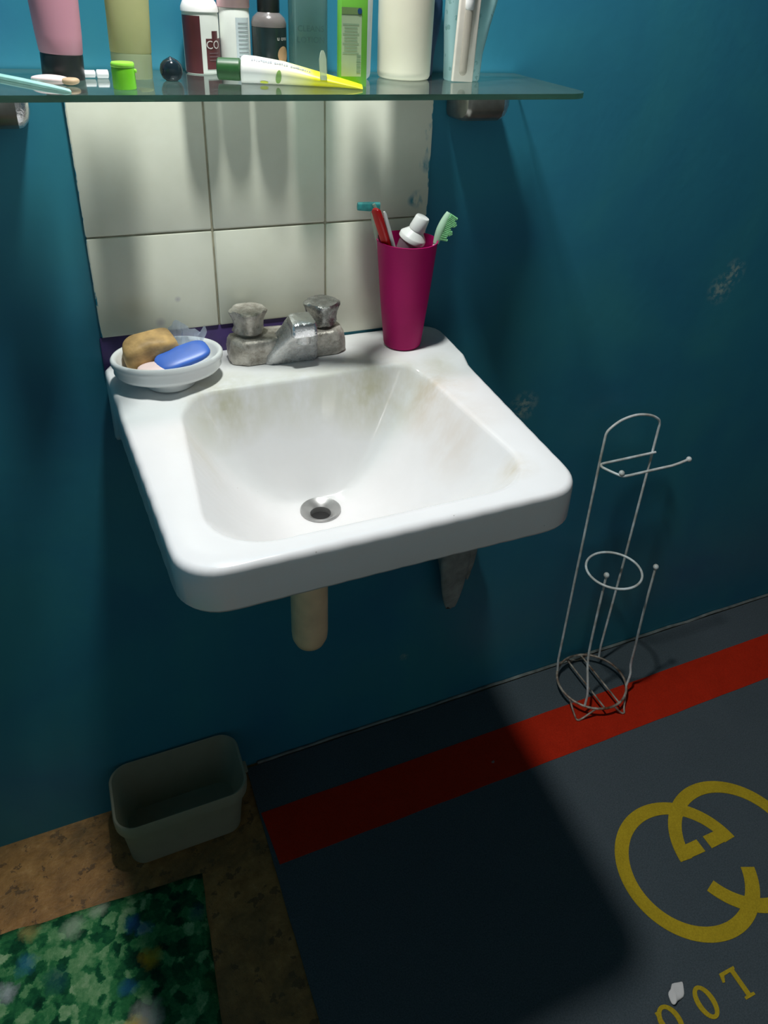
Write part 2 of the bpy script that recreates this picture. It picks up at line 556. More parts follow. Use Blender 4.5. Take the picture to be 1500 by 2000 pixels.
def rbox(hx, hy, h, r=.003, e=.0015, n=4, z0=0):
    """upright rounded box with softened rims"""
    rings = []
    for d, z in ((e, z0), (e * .3, z0 + e * .3), (0, z0 + e), (0, z0 + h - e), (e * .3, z0 + h - e * .3), (e, z0 + h)):
        rings.append([(x, y, z) for x, y in rrect(hx - d, hy - d, max(r - d, .0002), n)])
    return loft(rings)

def tube(pts, r, seg=10, closed=False, caps=True):
    P = [Vector(p) for p in pts]
    n = len(P)
    rad = r if isinstance(r, (list, tuple)) else [r] * n
    T = []
    for i in range(n):
        a = P[(i - 1) % n] if closed or i else P[0]
        b = P[(i + 1) % n] if closed or i < n - 1 else P[-1]
        T.append((b - a).normalized())
    nrm = T[0].orthogonal().normalized()
    rings = []
    for i in range(n):
        nrm = (nrm - T[i] * nrm.dot(T[i])).normalized()
        bn = T[i].cross(nrm)
        rings.append([tuple(P[i] + (nrm * math.cos(2 * PI * k / seg) + bn * math.sin(2 * PI * k / seg)) * rad[i]) for k in range(seg)])
    if closed:
        V = [p for q in rings for p in q]
        F = []
        # align the seam
        base = rings[0]
        best = min(range(seg), key=lambda s: (Vector(rings[-1][s]) - Vector(base[0])).length)
        for i in range(n):
            off = best if i == n - 1 else 0
            for j in range(seg):
                a, b = i * seg + (j + off) % seg, i * seg + (j + 1 + off) % seg
                i2 = (i + 1) % n
                F.append((a, b, i2 * seg + (j + 1) % seg, i2 * seg + j % seg)) if i == n - 1 else F.append((a, b, i2 * seg + (j + 1) % seg, i2 * seg + j))
        return V, F
    return loft(rings, caps, caps)

def bez(pts, sub=8):
    """Catmull-Rom through points"""
    P = [Vector(p) for p in pts]
    out = []
    for i in range(len(P) - 1):
        p0, p1, p2, p3 = P[max(i - 1, 0)], P[i], P[i + 1], P[min(i + 2, len(P) - 1)]
        for k in range(sub):
            t = k / sub
            out.append(.5 * ((2 * p1) + (p2 - p0) * t + (2 * p0 - 5 * p1 + 4 * p2 - p3) * t * t + (3 * p1 - p0 - 3 * p2 + p3) * t ** 3))
    out.append(P[-1])
    return [tuple(p) for p in out]

def ball(r, centre=(0, 0, 0), seg=16, rings=10, sx=1, sy=1, sz=1):
    prof = [(max(r * math.sin(PI * k / rings), 1e-5), -r * math.cos(PI * k / rings)) for k in range(rings + 1)]
    V, F = lathe(prof, seg)
    return [(p[0] * sx + centre[0], p[1] * sy + centre[1], p[2] * sz + centre[2]) for p in V], F

def plate(poly, z0, z1):
    n = len(poly)
    V = [(x, y, z0) for x, y in poly] + [(x, y, z1) for x, y in poly]
    F = [tuple(range(n))[::-1], tuple(range(n, 2 * n))] + [(i, (i + 1) % n, n + (i + 1) % n, n + i) for i in range(n)]
    return V, F

def text_geo(body, size, font_bold=0.0):
    cu = bpy.data.curves.new('lettering', 'FONT')
    cu.body = body
    cu.size = size
    cu.align_x = 'CENTER'
    cu.align_y = 'CENTER'
    cu.offset = font_bold
    cu.extrude = 0
    cu.resolution_u = 3
    o = bpy.data.objects.new('lettering_source', cu)
    COL.objects.link(o)
    dg = bpy.context.evaluated_depsgraph_get()
    me = o.evaluated_get(dg).to_mesh()
    V = [tuple(v.co) for v in me.vertices]
    F = [tuple(p.vertices) for p in me.polygons]
    o.evaluated_get(dg).to_mesh_clear()
    bpy.data.objects.remove(o, do_unlink=True)
    bpy.data.curves.remove(cu)
    return V, F

def wrap_cyl(vf, r, ang0, z):
    """flat xy shape -> wrapped on an upright cylinder of radius r, centred at angle ang0"""
    return [(r * math.cos(ang0 + p[0] / r), r * math.sin(ang0 + p[0] / r), z + p[1]) for p in vf[0]], vf[1]

def on_front(vf, y, z, x=0):
    """flat xy shape -> upright on a face that looks towards -y"""
    return [(x + p[0], y, z + p[1]) for p in vf[0]], vf[1]

def rect(w, h, cx=0, cy=0, n=8):
    V, F = [], []
    for i in range(n + 1):
        x = cx - w / 2 + w * i / n
        V += [(x, cy - h / 2, 0), (x, cy + h / 2, 0)]
    for i in range(n):
        F.append((2 * i, 2 * i + 2, 2 * i + 3, 2 * i + 1))
    return V, F

def disc(rx, ry, cx=0, cy=0, n=24):
    V = [(cx, cy, 0)] + [(cx + rx * math.cos(2 * PI * k / n), cy + ry * math.sin(2 * PI * k / n), 0) for k in range(n)]
    return V, [(0, 1 + k, 1 + (k + 1) % n) for k in range(n)]

def sstep(t):
    t = min(1, max(0, t))
    return t * t * (3 - 2 * t)

# ------------------------------------------------------------------ room shell
X0, X1, Y0, ZC = -0.95, 2.3, -1.75, 2.55
def slab(name, a, b, m):
    V = [(x, y, z) for x in (a[0], b[0]) for y in (a[1], b[1]) for z in (a[2], b[2])]
    F = [(0, 1, 3, 2), (4, 6, 7, 5), (0, 4, 5, 1), (2, 3, 7, 6), (0, 2, 6, 4), (1, 5, 7, 3)]
    return tag(mesh(name, V, F, m, smooth=False), kind='structure')
wall_back = slab('wall_back', (X0 - .1, .003, -.1), (X1 + .1, .12, ZC), M['wall'])
slab('floor', (X0 - .1, Y0 - .1, -.12), (X1 + .1, .003, 0), M['floor'])
slab('wall_left', (X0 - .1, Y0, 0), (X0, .003, ZC), M['wall'])
slab('wall_right', (X1, Y0, 0), (X1 + .1, .003, ZC), M['wall'])
slab('wall_front', (X0 - .1, Y0 - .1, 0), (X1 + .1, Y0, ZC), M['plain_wall'])
slab('ceiling', (X0 - .1, Y0 - .1, ZC), (X1 + .1, .12, ZC + .1), M['ceiling'])

# tiles of the splashback: grout bed, then each tile a bevelled piece
W = .152
def part_box(name, x0, x1, y0, y1, z0, z1, m, parent, bev=.0015):
    cx, cz = (x0 + x1) / 2, (z0 + z1) / 2
    hx, hz = (x1 - x0) / 2, (z1 - z0) / 2
    rings = []
    for d, y in ((0, y1), (0, y0 + bev), (bev * .35, y0 + bev * .3), (bev, y0)):
        rings.append([(cx + x, y, cz + z) for x, z in rrect(hx - d, hz - d, max(.002 - d * .5, .0008), 2)])
    V, F = loft(rings)
    return mesh(name, V, F, m, parent, angle=30)
g = .0011
part_box('grout', .001, 3 * W - .001, .0012, .0045, .9078, 1.251, M['grout'], wall_back, .0003)
for i in range(3):
    lo = (.942, .942, .9075)[i]
    for z0, z1 in ((lo, 1.0735 - .0003 * i - g), (1.0735 - .0003 * i + g, 1.2525)):
        part_box('tile', i * W + (g if i else -.0005), (i + 1) * W - (g if i < 2 else -.0005), -.0012, .0042, z0, z1, M['tile'], wall_back)
po = part_box('painted_strip', -.003, .304, .0005, .0045, .885, .9415, M['purple'], wall_back, .0004)
po['label'] = 'purple painted strip under the tiles'
# ragged sealant line where wall meets floor
pts = [(x, -.001 + .0015 * noise.noise((x * 9, 0, 3)), .0055 + .003 * noise.noise((x * 14, 5, 0))) for x in np.linspace(.16, 1.9, 60)]
tag(mesh('trim_1', *tube(pts, [.0035 + .0012 * noise.noise((p[0] * 20, 1, 1)) for p in pts], 6), M['caulk']), kind='structure')

# ------------------------------------------------------------------ wash basin
def outline_fn(corners, radii, c, n=10):
    """star-shaped outline of a polygon with rounded corners -> radius as function of angle about c"""
    P = [Vector(p) for p in corners]
    pts = []
    N = len(P)
    for i in range(N):
        a, b, d = P[i - 1], P[i], P[(i + 1) % N]
        u, v = (a - b).normalized(), (d - b).normalized()
        ang = u.angle(v)
        t = radii[i] / math.tan(ang / 2)
        s, e = b + u * t, b + v * t
        o = b + (u + v).normalized() * (radii[i] / math.sin(ang / 2))
        a0 = math.atan2(*(s - o).yx)
        a1 = math.atan2(*(e - o).yx)
        while a1 - a0 > PI: a1 -= 2 * PI
        while a1 - a0 < -PI: a1 += 2 * PI
        for k in range(n + 1):
            q = a0 + (a1 - a0) * k / n
            pts.append((o.x + radii[i] * math.cos(q), o.y + radii[i] * math.sin(q)))
    dense = []
    for i in range(len(pts)):
        p, q = pts[i], pts[(i + 1) % len(pts)]
        for k in range(12):
            dense.append((p[0] + (q[0] - p[0]) * k / 12, p[1] + (q[1] - p[1]) * k / 12))
    A = np.array([math.atan2(y - c[1], x - c[0]) for x, y in dense])
    Rr = np.array([math.hypot(x - c[0], y - c[1]) for x, y in dense])
    s = np.argsort(A)
    A, Rr = A[s], Rr[s]
    A = np.concatenate([A - 2 * PI, A, A + 2 * PI])
    Rr = np.concatenate([Rr] * 3)
    return lambda t: np.interp(t, A, Rr)

SC_ = (.237, -.27)
DR = (.236, -.182)
ZR, ZD, DEPTH = .898, .906, .165
TH = np.linspace(-PI, PI, 216, endpoint=False)
rO = outline_fn([(-.005, 0), (.481, 0), (.457, -.450), (.019, -.450)], [.018, .03, .045, .045], SC_)(TH)
rB = outline_fn([(.073, -.119), (.397, -.119), (.417, -.421), (.052, -.421)], [.045, .035, .062, .062], SC_)(TH)
C_, S_ = np.cos(TH), np.sin(TH)
def zt(y): return ZR + (ZD - ZR) * np.array([sstep((q + .138) / .024) for q in np.atleast_1d(y)])
def zb(y): return .845 + (.795 - .845) * np.array([sstep((q + .11) / .11) for q in np.atleast_1d(y)])
def ring_r(r, zf, dz=0):
    x, y = SC_[0] + r * C_, np.minimum(SC_[1] + r * S_, .0005)
    z = zf(y) + dz
    return np.stack([x, y, z], 1)
def gprof(t): return math.sin(PI / 2 * t ** .76) ** 1.35
def basin_ring(t, scale=1.0, dz=0):
    bx, by = SC_[0] + rB * C_ * scale, SC_[1] + rB * S_ * scale
    dx, dy = DR[0] + .0262 * C_, DR[1] + .0262 * S_
    s = t
    x, y = bx + (dx - bx) * s, by + (dy - by) * s
    ztop = zt(by)
    z = ztop - .0022 + (ZR - DEPTH - (ztop - .0022)) * gprof(t) + dz
    return np.stack([x, y, z], 1)
rings = [basin_ring(1, 1, -.03), basin_ring(.8, 1.04, -.016), basin_ring(.5, 1.06, -.016), basin_ring(.30, 1.06, -.016)]
rings += [ring_r(rO - .022, zb, .006), ring_r(rO - .010, zb, .0), ring_r(rO - .003, zb, .0006), ring_r(rO, zb, .005)]
rings += [ring_r(rO, zt, -.011), ring_r(rO - .0004, zt, -.0068), ring_r(rO - .0018, zt, -.0034), ring_r(rO - .0044, zt, -.0011), ring_r(rO - .0080, zt, 0)]
rings += [ring_r(rO * .5 + rB * .5, zt, 0), ring_r(rB + .007, zt, 0), ring_r(rB + .003, zt, -.0006)]
for t in [0, .012, .03, .055, .09, .13, .18, .24, .3, .37, .44, .52, .6, .68, .76, .83, .89, .94, .975, 1.0]:
    rings.append(basin_ring(t))
rings.append(basin_ring(1, 1, -.022))
V, F = loft([[tuple(p) for p in r] for r in rings], False, False)
n = len(TH)
sink = thing('wash_basin', 'white porcelain wall-hung wash basin with tap deck, below the cream tiles', 'sink', (0, 0, 0))
mesh('basin_body', V, F, M['porcelain'], sink, angle=60)
zdr = ZR - DEPTH
flange = mesh('drain_flange', *lathe([(.0278, zdr + .0005), (.0278, zdr + .0022), (.0265, zdr + .0032), (.0225, zdr + .0016), (.0175, zdr - .0018), (.0142, zdr - .0045), (.0138, zdr - .008), (.0138, zdr - .03)],
     48, centre=DR, cap0=False, cap1=False), M['flange'], sink)
flange['label'] = 'spotted metal drain ring'
mesh('drain_hole', *lathe([(.0139, zdr - .0125), (.0139, zdr - .03)], 32, centre=DR), M['hole'], sink)
# tailpiece and trap under the bowl, with its arm back to the wall
pp = (.2215, -.170)
bodyp = lathe([(.0185, .700), (.0185, .66), (.0265, .655), (.0275, .645), (.0275, .505), (.0265, .492), (.022, .481), (.014, .475), (.004, .473)], 32, centre=pp)
arm = tube(bez([(pp[0], pp[1] + .01, .635), (pp[0], pp[1] + .06, .637), (pp[0], -.03, .637), (pp[0], .003, .637)], 5), .014, 16)
mesh('drain_trap', *join(bodyp, arm), M['pipe'], sink)['label'] = 'beige plastic trap under the bowl'

# ------------------------------------------------------------------ tap
tap = thing('tap', 'crusted chrome two-handle tap at the back of the white basin', 'tap', (.235, -.041, ZD))
def rough(V, amp, scale, seed=0):
    out = []
    for p in V:
        q = Vector(p) * scale + Vector((seed, seed * 1.7, 0))
        out.append((p[0] + amp * noise.noise(q), p[1] + amp * noise.noise(q + Vector((9, 3, 1))), p[2] + amp * .6 * noise.noise(q + Vector((2, 8, 5)))))
    return out
def base_rings():
    out = []
    for d, z in ((.002, 0), (0, .002), (0, .010), (-.0005, .019), (.001, .029), (.004, .0335), (.010, .0350)):
        out.append([(x, y, z) for x, y in rrect(.081 - d, .0255 - d, .021 - d * .5, 10)])
    return out
V, F = loft(base_rings())
mesh('base', [(p[0], p[1], max(0, p[2])) for p in rough(V, .0042, 62, 1)], F, M['crust'], tap, angle=50)
for sx, mm, seed in ((-1, 'crust', 2), (1, 'chrome_dull', 5)):
    prof = [(.0120, .030), (.0130, .0375), (.0172, .0385), (.0178, .0415), (.0172, .048), (.0190, .056), (.0210, .0625), (.0222, .0655), (.0222, .0685), (.0205, .0705), (.012, .0712), (.001, .0715)]
    wob = lambda a, z: 1 + (.10 * math.cos(4 * a + .6) if .039 < z < .0690 else 0)
    prof = [(r_ * 1.06, z_) for r_, z_ in prof]
    V, F = lathe(prof, 48, wob=wob)
    h = mesh('handle', rough(V, .0030 if sx < 0 else .0014, 75, seed), F, M[mm], tap, angle=45)
    h.location = (sx * .0515, .004, 0)
    if sx > 0: h['label'] = 'darker chrome handle'
# short spout: a tall wedge rising from the front of the base to an overhanging nose
rings = []
for z, cx, hx, cy, hy in ((.0005, -.001, .037, -.010, .021), (.012, .000, .035, -.012, .0215), (.024, .003, .030, -.017, .022), (.036, .0065, .0245, -.0235, .0225), (.046, .0085, .0200, -.029, .0225), (.056, .0095, .0170, -.0325, .0215), (.062, .0095, .0140, -.034, .018)):
    rings.append([(cx + x, cy + y, z) for x, y in rrect(hx, hy, min(hx, hy) * .38, 6)])
V, F = loft(rings)
mesh('spout', [(p[0], p[1], max(p[2], .0004)) for p in rough(V, .0026, 75, 3)], F, M['nickel'], tap, angle=45)
rings = []
for z, d, sl in ((.0465, .001, 0), (.048, 0, 0), (.062, .0004, .10), (.0665, .0022, .16), (.0680, .006, .18)):
    rings.append([(.0095 + x, -.0395 + y, z + y * sl) for x, y in rrect(.0172 - d, .0180 - d, .006, 6)])
V, F = loft(rings)
mesh('spout_nose', rough(V, .0014, 90, 6), F, M['bright'], tap, angle=40)['label'] = 'bright worn chrome spout nose'
mesh('aerator', *xf(lathe([(.0088, .0), (.0098, .001), (.0098, .012), (.0085, .013)], 24), Matrix.Translation((.0095, -.0455, .0345))), M['nickel'], tap)

# ------------------------------------------------------------------ soap dish and soaps
DC = (.071, -.0745)
dish = thing('soap_dish', 'oval white ceramic soap dish on a foot at the back left corner of the basin', 'soap dish', (DC[0], DC[1], ZD))
rings = []
for rx, ry, z in ((.030, .033, 0), (.033, .036, .001), (.033, .036, .006), (.037, .037, .0085), (.053, .042, .0115), (.0625, .0465, .0150), (.0660, .0490, .0200), (.0655, .0485, .0260), (.0680, .0505, .0305), (.0685, .0510, .0365), (.0665, .0495, .0390),
                  (.0640, .0470, .0388), (.0610, .0440, .0355), (.0580, .0410, .0280), (.050, .034, .0190), (.034, .022, .0145), (.002, .002, .0135)):
    rings.append([(rx * math.cos(2 * PI * k / 64), ry * math.sin(2 * PI * k / 64), z) for k in range(64)])
mesh('dish_body', *loft(rings), M['ceramic'], dish, angle=60)
def lump(hx, hy, hz, sq, amp, scale, seed, nu=28, nv=16):
    V = []
    prof = []
    for i in range(nv + 1):
        ph = -PI / 2 + PI * i / nv
        for j in range(nu):
            th = 2 * PI * j / nu
            f = lambda w: math.copysign(abs(w) ** sq, w)
            V.append((hx * f(math.cos(ph)) * f(math.cos(th)), hy * f(math.cos(ph)) * f(math.sin(th)), hz * f(math.sin(ph))))
    F = []
    for i in range(nv):
        for j in range(nu):
            F.append((i * nu + j, i * nu + (j + 1) % nu, (i + 1) * nu + (j + 1) % nu, (i + 1) * nu + j))
    F += [tuple(range(nu))[::-1], tuple(range(nv * nu, (nv + 1) * nu))]
    return rough(V, amp, scale, seed), F
s1 = mesh('bar_soap', *lump(.0325, .0205, .0175, .48, .0065, 34, 4), M['tan'], angle=60)
s1.location = (.0520, -.0650, ZD + .0420); s1.rotation_euler = (math.radians(8), math.radians(-6), math.radians(8))
tag(s1, 'chunky worn tan bar of soap in the white dish', 'soap')
s2 = mesh('bar_soap', *lump(.0345, .0165, .0055, .62, .0016, 26, 9), M['blue'], angle=60)
s2.location = (.0870, -.0905, ZD + .0390); s2.rotation_euler = (math.radians(24), math.radians(-11), math.radians(9))
tag(s2, 'flat blue bar of soap in the white dish', 'soap')
s3 = mesh('bar_soap', *lump(.026, .012, .006, .7, .003, 40, 12), M['pinkpad'], angle=60)
s3.location = (.0560, -.0985, ZD + .0290); s3.rotation_euler = (math.radians(15), 0, .05)
tag(s3, 'thin pale sliver of soap below the tan and blue bars', 'soap')
V, F = [], []
nw = 18
for i in range(nw):
    for j in range(10):
        u, v = i / (nw - 1), j / 9
        a = math.radians(18 + 62 * u)
        r = .046 + .016 * v
        z = ZD + .026 + .026 * v ** 1.2 + .007 * noise.noise((u * 6, v * 2, 3)) + (.013 * v * math.exp(-((u - .78) / .14) ** 2)) + .008 * v * math.exp(-((u - .06) / .10) ** 2)
        V.append((DC[0] + .9 * r * math.cos(a) + .004 * noise.noise((u * 9, v * 3, 1)), DC[1] + .74 * r * math.sin(a) + .004 * noise.noise((u * 9, v * 3, 7)), z))
for i in range(nw - 1):
    for j in range(9):
        a = i * 10 + j
        F.append((a, a + 1, a + 11, a + 10))
tag(mesh('plastic_wrapper', V, F, M['wrap']), 'crumpled clear plastic wrapper at the back of the soap dish', 'wrapper')

# ------------------------------------------------------------------ cup and what stands in it
CX, CY = .4005, -.060
cup = mesh('tumbler', *lathe([(.002, 0), (.0235, 0), (.0262, .0025), (.0272, .006), (.0345, .075), (.0412, .1515), (.0420, .1550), (.0406, .1553), (.0396, .151), (.0330, .075), (.0255, .008), (.002, .006)], 56, centre=(0, 0)), M['magenta'], angle=45)
cup.location = (CX, CY, ZD)
tag(cup, 'tall magenta plastic tumbler holding toothbrushes on the basin', 'cup')
def at_dir(a, b):
    a, b = Vector(a), Vector(b)
    return Matrix.Translation(a) @ (b - a).to_track_quat('Z', 'Y').to_matrix().to_4x4(), (b - a).length
def stick(name, a, b, w, t, m, parent=None, r=None, taper=1.0, roll=0):
    mt, L = at_dir(a, b)
    mt = mt @ Matrix.Rotation(roll, 4, 'Z')
    rings = []
    for z, k in ((0, .6), (L * .01, 1), (L * .5, 1), (L * .9, taper), (L * .985, taper * .92), (L, taper * .55)):
        rings.append([(x * k, y * k, z) for x, y in rrect(w / 2, t / 2, (r or min(w, t) * .45), 5)])
    return mesh(name, *xf(loft(rings), mt), m, parent, angle=50)
# red handle
rb = thing('toothbrush', 'red handled toothbrush standing handle up in the magenta tumbler', 'toothbrush', (0, 0, 0))
stick('handle', (.4190, -.0580, .926), (.3490, -.0690, 1.1075), .0150, .0080, M['redp'], rb, roll=.3)
stick('grip_strip', (.4190, -.0610, .928), (.3512, -.0725, 1.102), .0065, .004, M['redp'], rb)
# teal head brush
tb = thing('toothbrush', 'clear handled toothbrush with teal bristles, behind the red handle', 'toothbrush', (0, 0, 0))
stick('handle', (.4060, -.040, .926), (.3595, -.047, 1.1005), .0085, .0045, M['clearp'], tb)
stick('head', (.3615, -.047, 1.094), (.3545, -.046, 1.1085), .011, .0045, M['clearp'], tb)
stick('bristles', (.364, -.047, 1.1035), (.334, -.042, 1.1045), .0075, .012, M['tealb'], tb, taper=.9)
# a second clear handle leaning left of it
cb = thing('toothbrush', 'translucent toothbrush handle leaning at the left rim of the tumbler', 'toothbrush', (0, 0, 0))
stick('handle', (.3930, -.042, .926), (.3530, -.046, 1.097), .006, .004, M['clearp'], cb)
# white side strip of the next brush
wb = thing('toothbrush', 'slim white toothbrush handle right beside the red one', 'toothbrush', (0, 0, 0))
stick('handle', (.4190, -.0690, .926), (.3592, -.0740, 1.1045), .0060, .0045, M['whitep'], wb)
# paste tube
pt = thing('toothpaste_tube', 'clear toothpaste tube with white screw cap leaning in the tumbler', 'tube', (0, 0, 0))
A, B = Vector((CX - .004, CY + .010, 1.028)), Vector((.4205, -.066, 1.0945))
mt, L = at_dir(A, B)
mesh('tube_body', *xf(loft([[(x, y, z) for x, y in rrect(hx, hy, min(hx, hy) * .9, 6)] for hx, hy, z in ((.0100, .0015, -.040), (.0135, .006, -.020), (.0168, .0135, .010), (.0172, .0158, .035))]), mt), M['lilac'], pt)
mesh('shoulder', *xf(lathe([(.0176, .033), (.0188, .0345), (.0188, .0395), (.0180, .0408), (.0108, .0490), (.009, .052)], 32), mt), M['whitep'], pt)
mesh('cap', *xf(lathe([(.0110, .050), (.0112, .052), (.0098, .068), (.0088, .0695), (.001, .0698)], 28), mt), M['whitep'], pt)
# green brush head
gb = thing('toothbrush', 'mint green toothbrush with bristles facing right in the tumbler', 'toothbrush', (0, 0, 0))
stick('handle', (CX - .004, CY - .010, ZD + .012), (.4395, -.071, 1.062), .0065, .0045, M['whitep'], gb)
Hh = bez([(.4385, -.071, 1.056), (.4425, -.071, 1.072), (.4490, -.0705, 1.086), (.4555, -.070, 1.0965)], 6)
mesh('head', *tube(Hh, [.0032 + .0022 * math.sin(PI * min(1, (i + 3) / (len(Hh) + 3))) for i in range(len(Hh))], 12), M['mint'], gb)
V, F = [], []
geo = []
for i in range(3, len(Hh) - 1, 1):
    p = Vector(Hh[i])
    tdir = (Vector(Hh[i + 1]) - Vector(Hh[i - 1])).normalized()
    out = Vector((tdir.z, 0, -tdir.x)).normalized()
    ln = .0125 + .0035 * math.sin(i * 1.1)
    for yy in (-.003, 0, .003):
        a = p + Vector((0, yy, 0)) + out * .002
        geo.append(tube([a, a + out * ln], [.0019, .0021], 6))
mesh('bristles', *join(*geo), M['greenp'], gb, angle=30)

# ------------------------------------------------------------------ glass shelf
ZS = 1.2615
shelf = thing('glass_shelf', 'green-edged glass shelf on two metal brackets above the tiles', 'shelf', (0, 0, ZS))
outl = []
x0, x1, yb, yf, rr = -.135, .574, -.001, -.188, .030
outl += [(x1, yb), (x0, yb)]
for (cx, cy, a0) in ((x0 + rr, yf + rr, PI), (x1 - rr, yf + rr, 1.5 * PI)):
    for k in range(9):
        a = a0 + PI / 2 * k / 8
        outl.append((cx + rr * math.cos(a), cy + rr * math.sin(a)))
V, F = plate(outl, -.006, 0)
pl = mesh('glass_plate', V, F, M['glass'], shelf, smooth=False)
pl.data.materials.append(M['glass_edge'])
for p in pl.data.polygons:
    if abs(p.normal.z) < .5:
        p.material_index = 1
def bracket(xa, xb):
    # blunt clamp block that carries the glass: rounded nose, bottom rising a little to the front
    def section(x, k):
        pr = [(.001, -.0065), (.001, -.056), (-.030, -.0555), (-.046, -.053), (-.056, -.047), (-.0605, -.037), (-.0605, -.018), (-.058, -.0065)]
        return [(x, -.028 + (y + .028) * k if y < -.02 else y, -.0063 + (z + .0065) * k) for y, z in pr]
    xs = [(xa, .80), (xa + .0015, .92), (xa + .005, .98), (xa + .010, 1), (xb - .013, 1)]
    b = mesh('bracket', *loft([section(x, k) for x, k in xs]), M['steel'], shelf, angle=35)
    xs = [(xb - .0128, 1), (xb - .008, .97), (xb - .003, .86), (xb, .70)]
    mesh('end_highlight', *loft([section(x, k) for x, k in xs]), M['bright'], b, angle=35)  # brighter metal at this end paints in the highlight on the rounded clamp
    return b
bracket(-.1000, -.0360)
bracket(.4760, .5420)

# --- items standing on the shelf
def upright(name, label, cat, x, y, rot=0, group=None, tilt=(0, 0)):
    return thing(name, label, cat, (x, y, ZS + .0002), (tilt[0], tilt[1], rot), group)

# 1 pink tube on its black cap
t = upright('cosmetic_tube', 'pink squeeze tube standing on its wide black cap', 'tube', .0015, -.077, tilt=(0, math.radians(3)))
mesh('cap', *lathe([(.0194, 0), (.0200, .001), (.0200, .0225), (.0194, .0235)], 40, sy=.95), M['black'], t)
rings = []
for z, hx, hy in ((.0233, .0196, .0185), (.0250, .0204, .019), (.040, .0216, .0185), (.080, .0232, .016), (.120, .0250, .010), (.150, .026, .004), (.158, .026, .0012)):
    rings.append([(hx * math.cos(2 * PI * k / 40) - (z - .02) * .05, hy * math.sin(2 * PI * k / 40), z) for k in range(40)])
mesh('tube_body', *loft(rings), M['pink'], t, angle=50)

# 2 yellow-green tube
t = upright('cosmetic_tube', 'translucent yellow-green squeeze tube behind the lime green cap', 'tube', .0695, -.066, tilt=(0, math.radians(2)))
mesh('cap', *lathe([(.0196, 0), (.0202, .0015), (.0204, .0225), (.0202, .0240)], 40, sy=.9), M['lime_cap'], t)
rings = []
for z, hx, hy in ((.0242, .0204, .0180), (.026, .0207, .0185), (.060, .0212, .017), (.110, .0225, .011), (.140, .023, .004), (.148, .023, .0012)):
    rings.append([(hx * math.cos(2 * PI * k / 40), hy * math.sin(2 * PI * k / 40), z) for k in range(40)])
mesh('tube_body', *loft(rings), M['lime_tube'], t, angle=50)

# 3 lime cap at the front edge
t = upright('flip_top', 'loose lime green bottle top standing near the front of the shelf', 'bottle top', .0525, -.1480)
mesh('top_body', *lathe([(.0100, 0), (.0108, .0006), (.0106, .0185), (.0104, .0190)], 36), M['green'], t)
mesh('flip_lid', *lathe([(.0105, .0192), (.0108, .0198), (.0108, .0224), (.0100, .0236), (.006, .0240), (.0005, .0241)], 36), M['green_top'], t)
mesh('thumb_lip', *xf(rbox(.0013, .0032, .0030, .0010, .0005), Matrix.Translation((.0108, -.0015, .0145))), M['green_top'], t)

# 4 dark round cap
o = mesh('round_cap', *lathe([(.0060, 0), (.0092, .0024), (.0112, .0068), (.0116, .0112), (.0104, .0158), (.0075, .0192), (.0040, .0212), (.0017, .0223), (.0004, .0232)], 40), M['navy'], angle=70)
o.location = (.1062, -.089, ZS + .0002)
tag(o, 'small glossy navy round cap with a pointed top on the glass shelf', 'cap')

# 5 shiny little vial lying
t = upright('vial', 'tiny shiny white vial lying beside the black cap', 'vial', .0300, -.074)
for xx0, xx1, r in ((-.0120, .0022, .0036), (.0030, .0150, .0042)):
    mesh('vial_body' if xx0 < 0 else 'vial_cap', *xf(lathe([(r * .7, 0), (r, .0008), (r, (xx1 - xx0) - .0008), (r * .6, xx1 - xx0)], 20), Matrix.Translation((xx0, 0, .0041)) @ Matrix.Rotation(PI / 2, 4, 'Y')), M['glossy_white'], t)

# 6 pink pad with tan end
t = upright('cosmetic_pad', 'pale pink oval pad with tan end in front of the pink tube', 'pad', -.0120, -.1180, math.radians(-30))
mesh('pad_body', *xf(lump(.0190, .0095, .0040, .85, .0008, 60, 3), Matrix.Translation((0, 0, .0042))), M['pinkpad'], t, angle=70)
mesh('worn_end', *xf(lump(.0085, .0065, .0034, .8, .0010, 70, 8), Matrix.Translation((.0195, -.0005, .0040))), M['tanpad'], t, angle=70)

# 7 teal stick
t = thing('plastic_stick', 'pale teal plastic stick lying across the left end of the shelf', 'stick', (0, 0, ZS + .0002))
mt = Matrix.Translation((0, 0, 0))
a, b = Vector((-.0800, -.040, 0)), Vector((.0020, -.1720, 0))
ax = (b - a).normalized(); nx = Vector((-ax.y, ax.x, 0)); LL = (b - a).length
rings = []
for s, w, h in ((0, .0025, .002), (.01, .0050, .0036), (.45, .0050, .0036), (.8, .0045, .0030), (.97, .0030, .0022), (1, .0010, .0012)):
    p = a + ax * LL * s
    rings.append([tuple(p + nx * u + Vector((0, 0, v + h / 2))) for u, v in rrect(w, h / 2, h * .4, 4)])
mesh('handle', *loft(rings), M['tealstick'], t, angle=50)

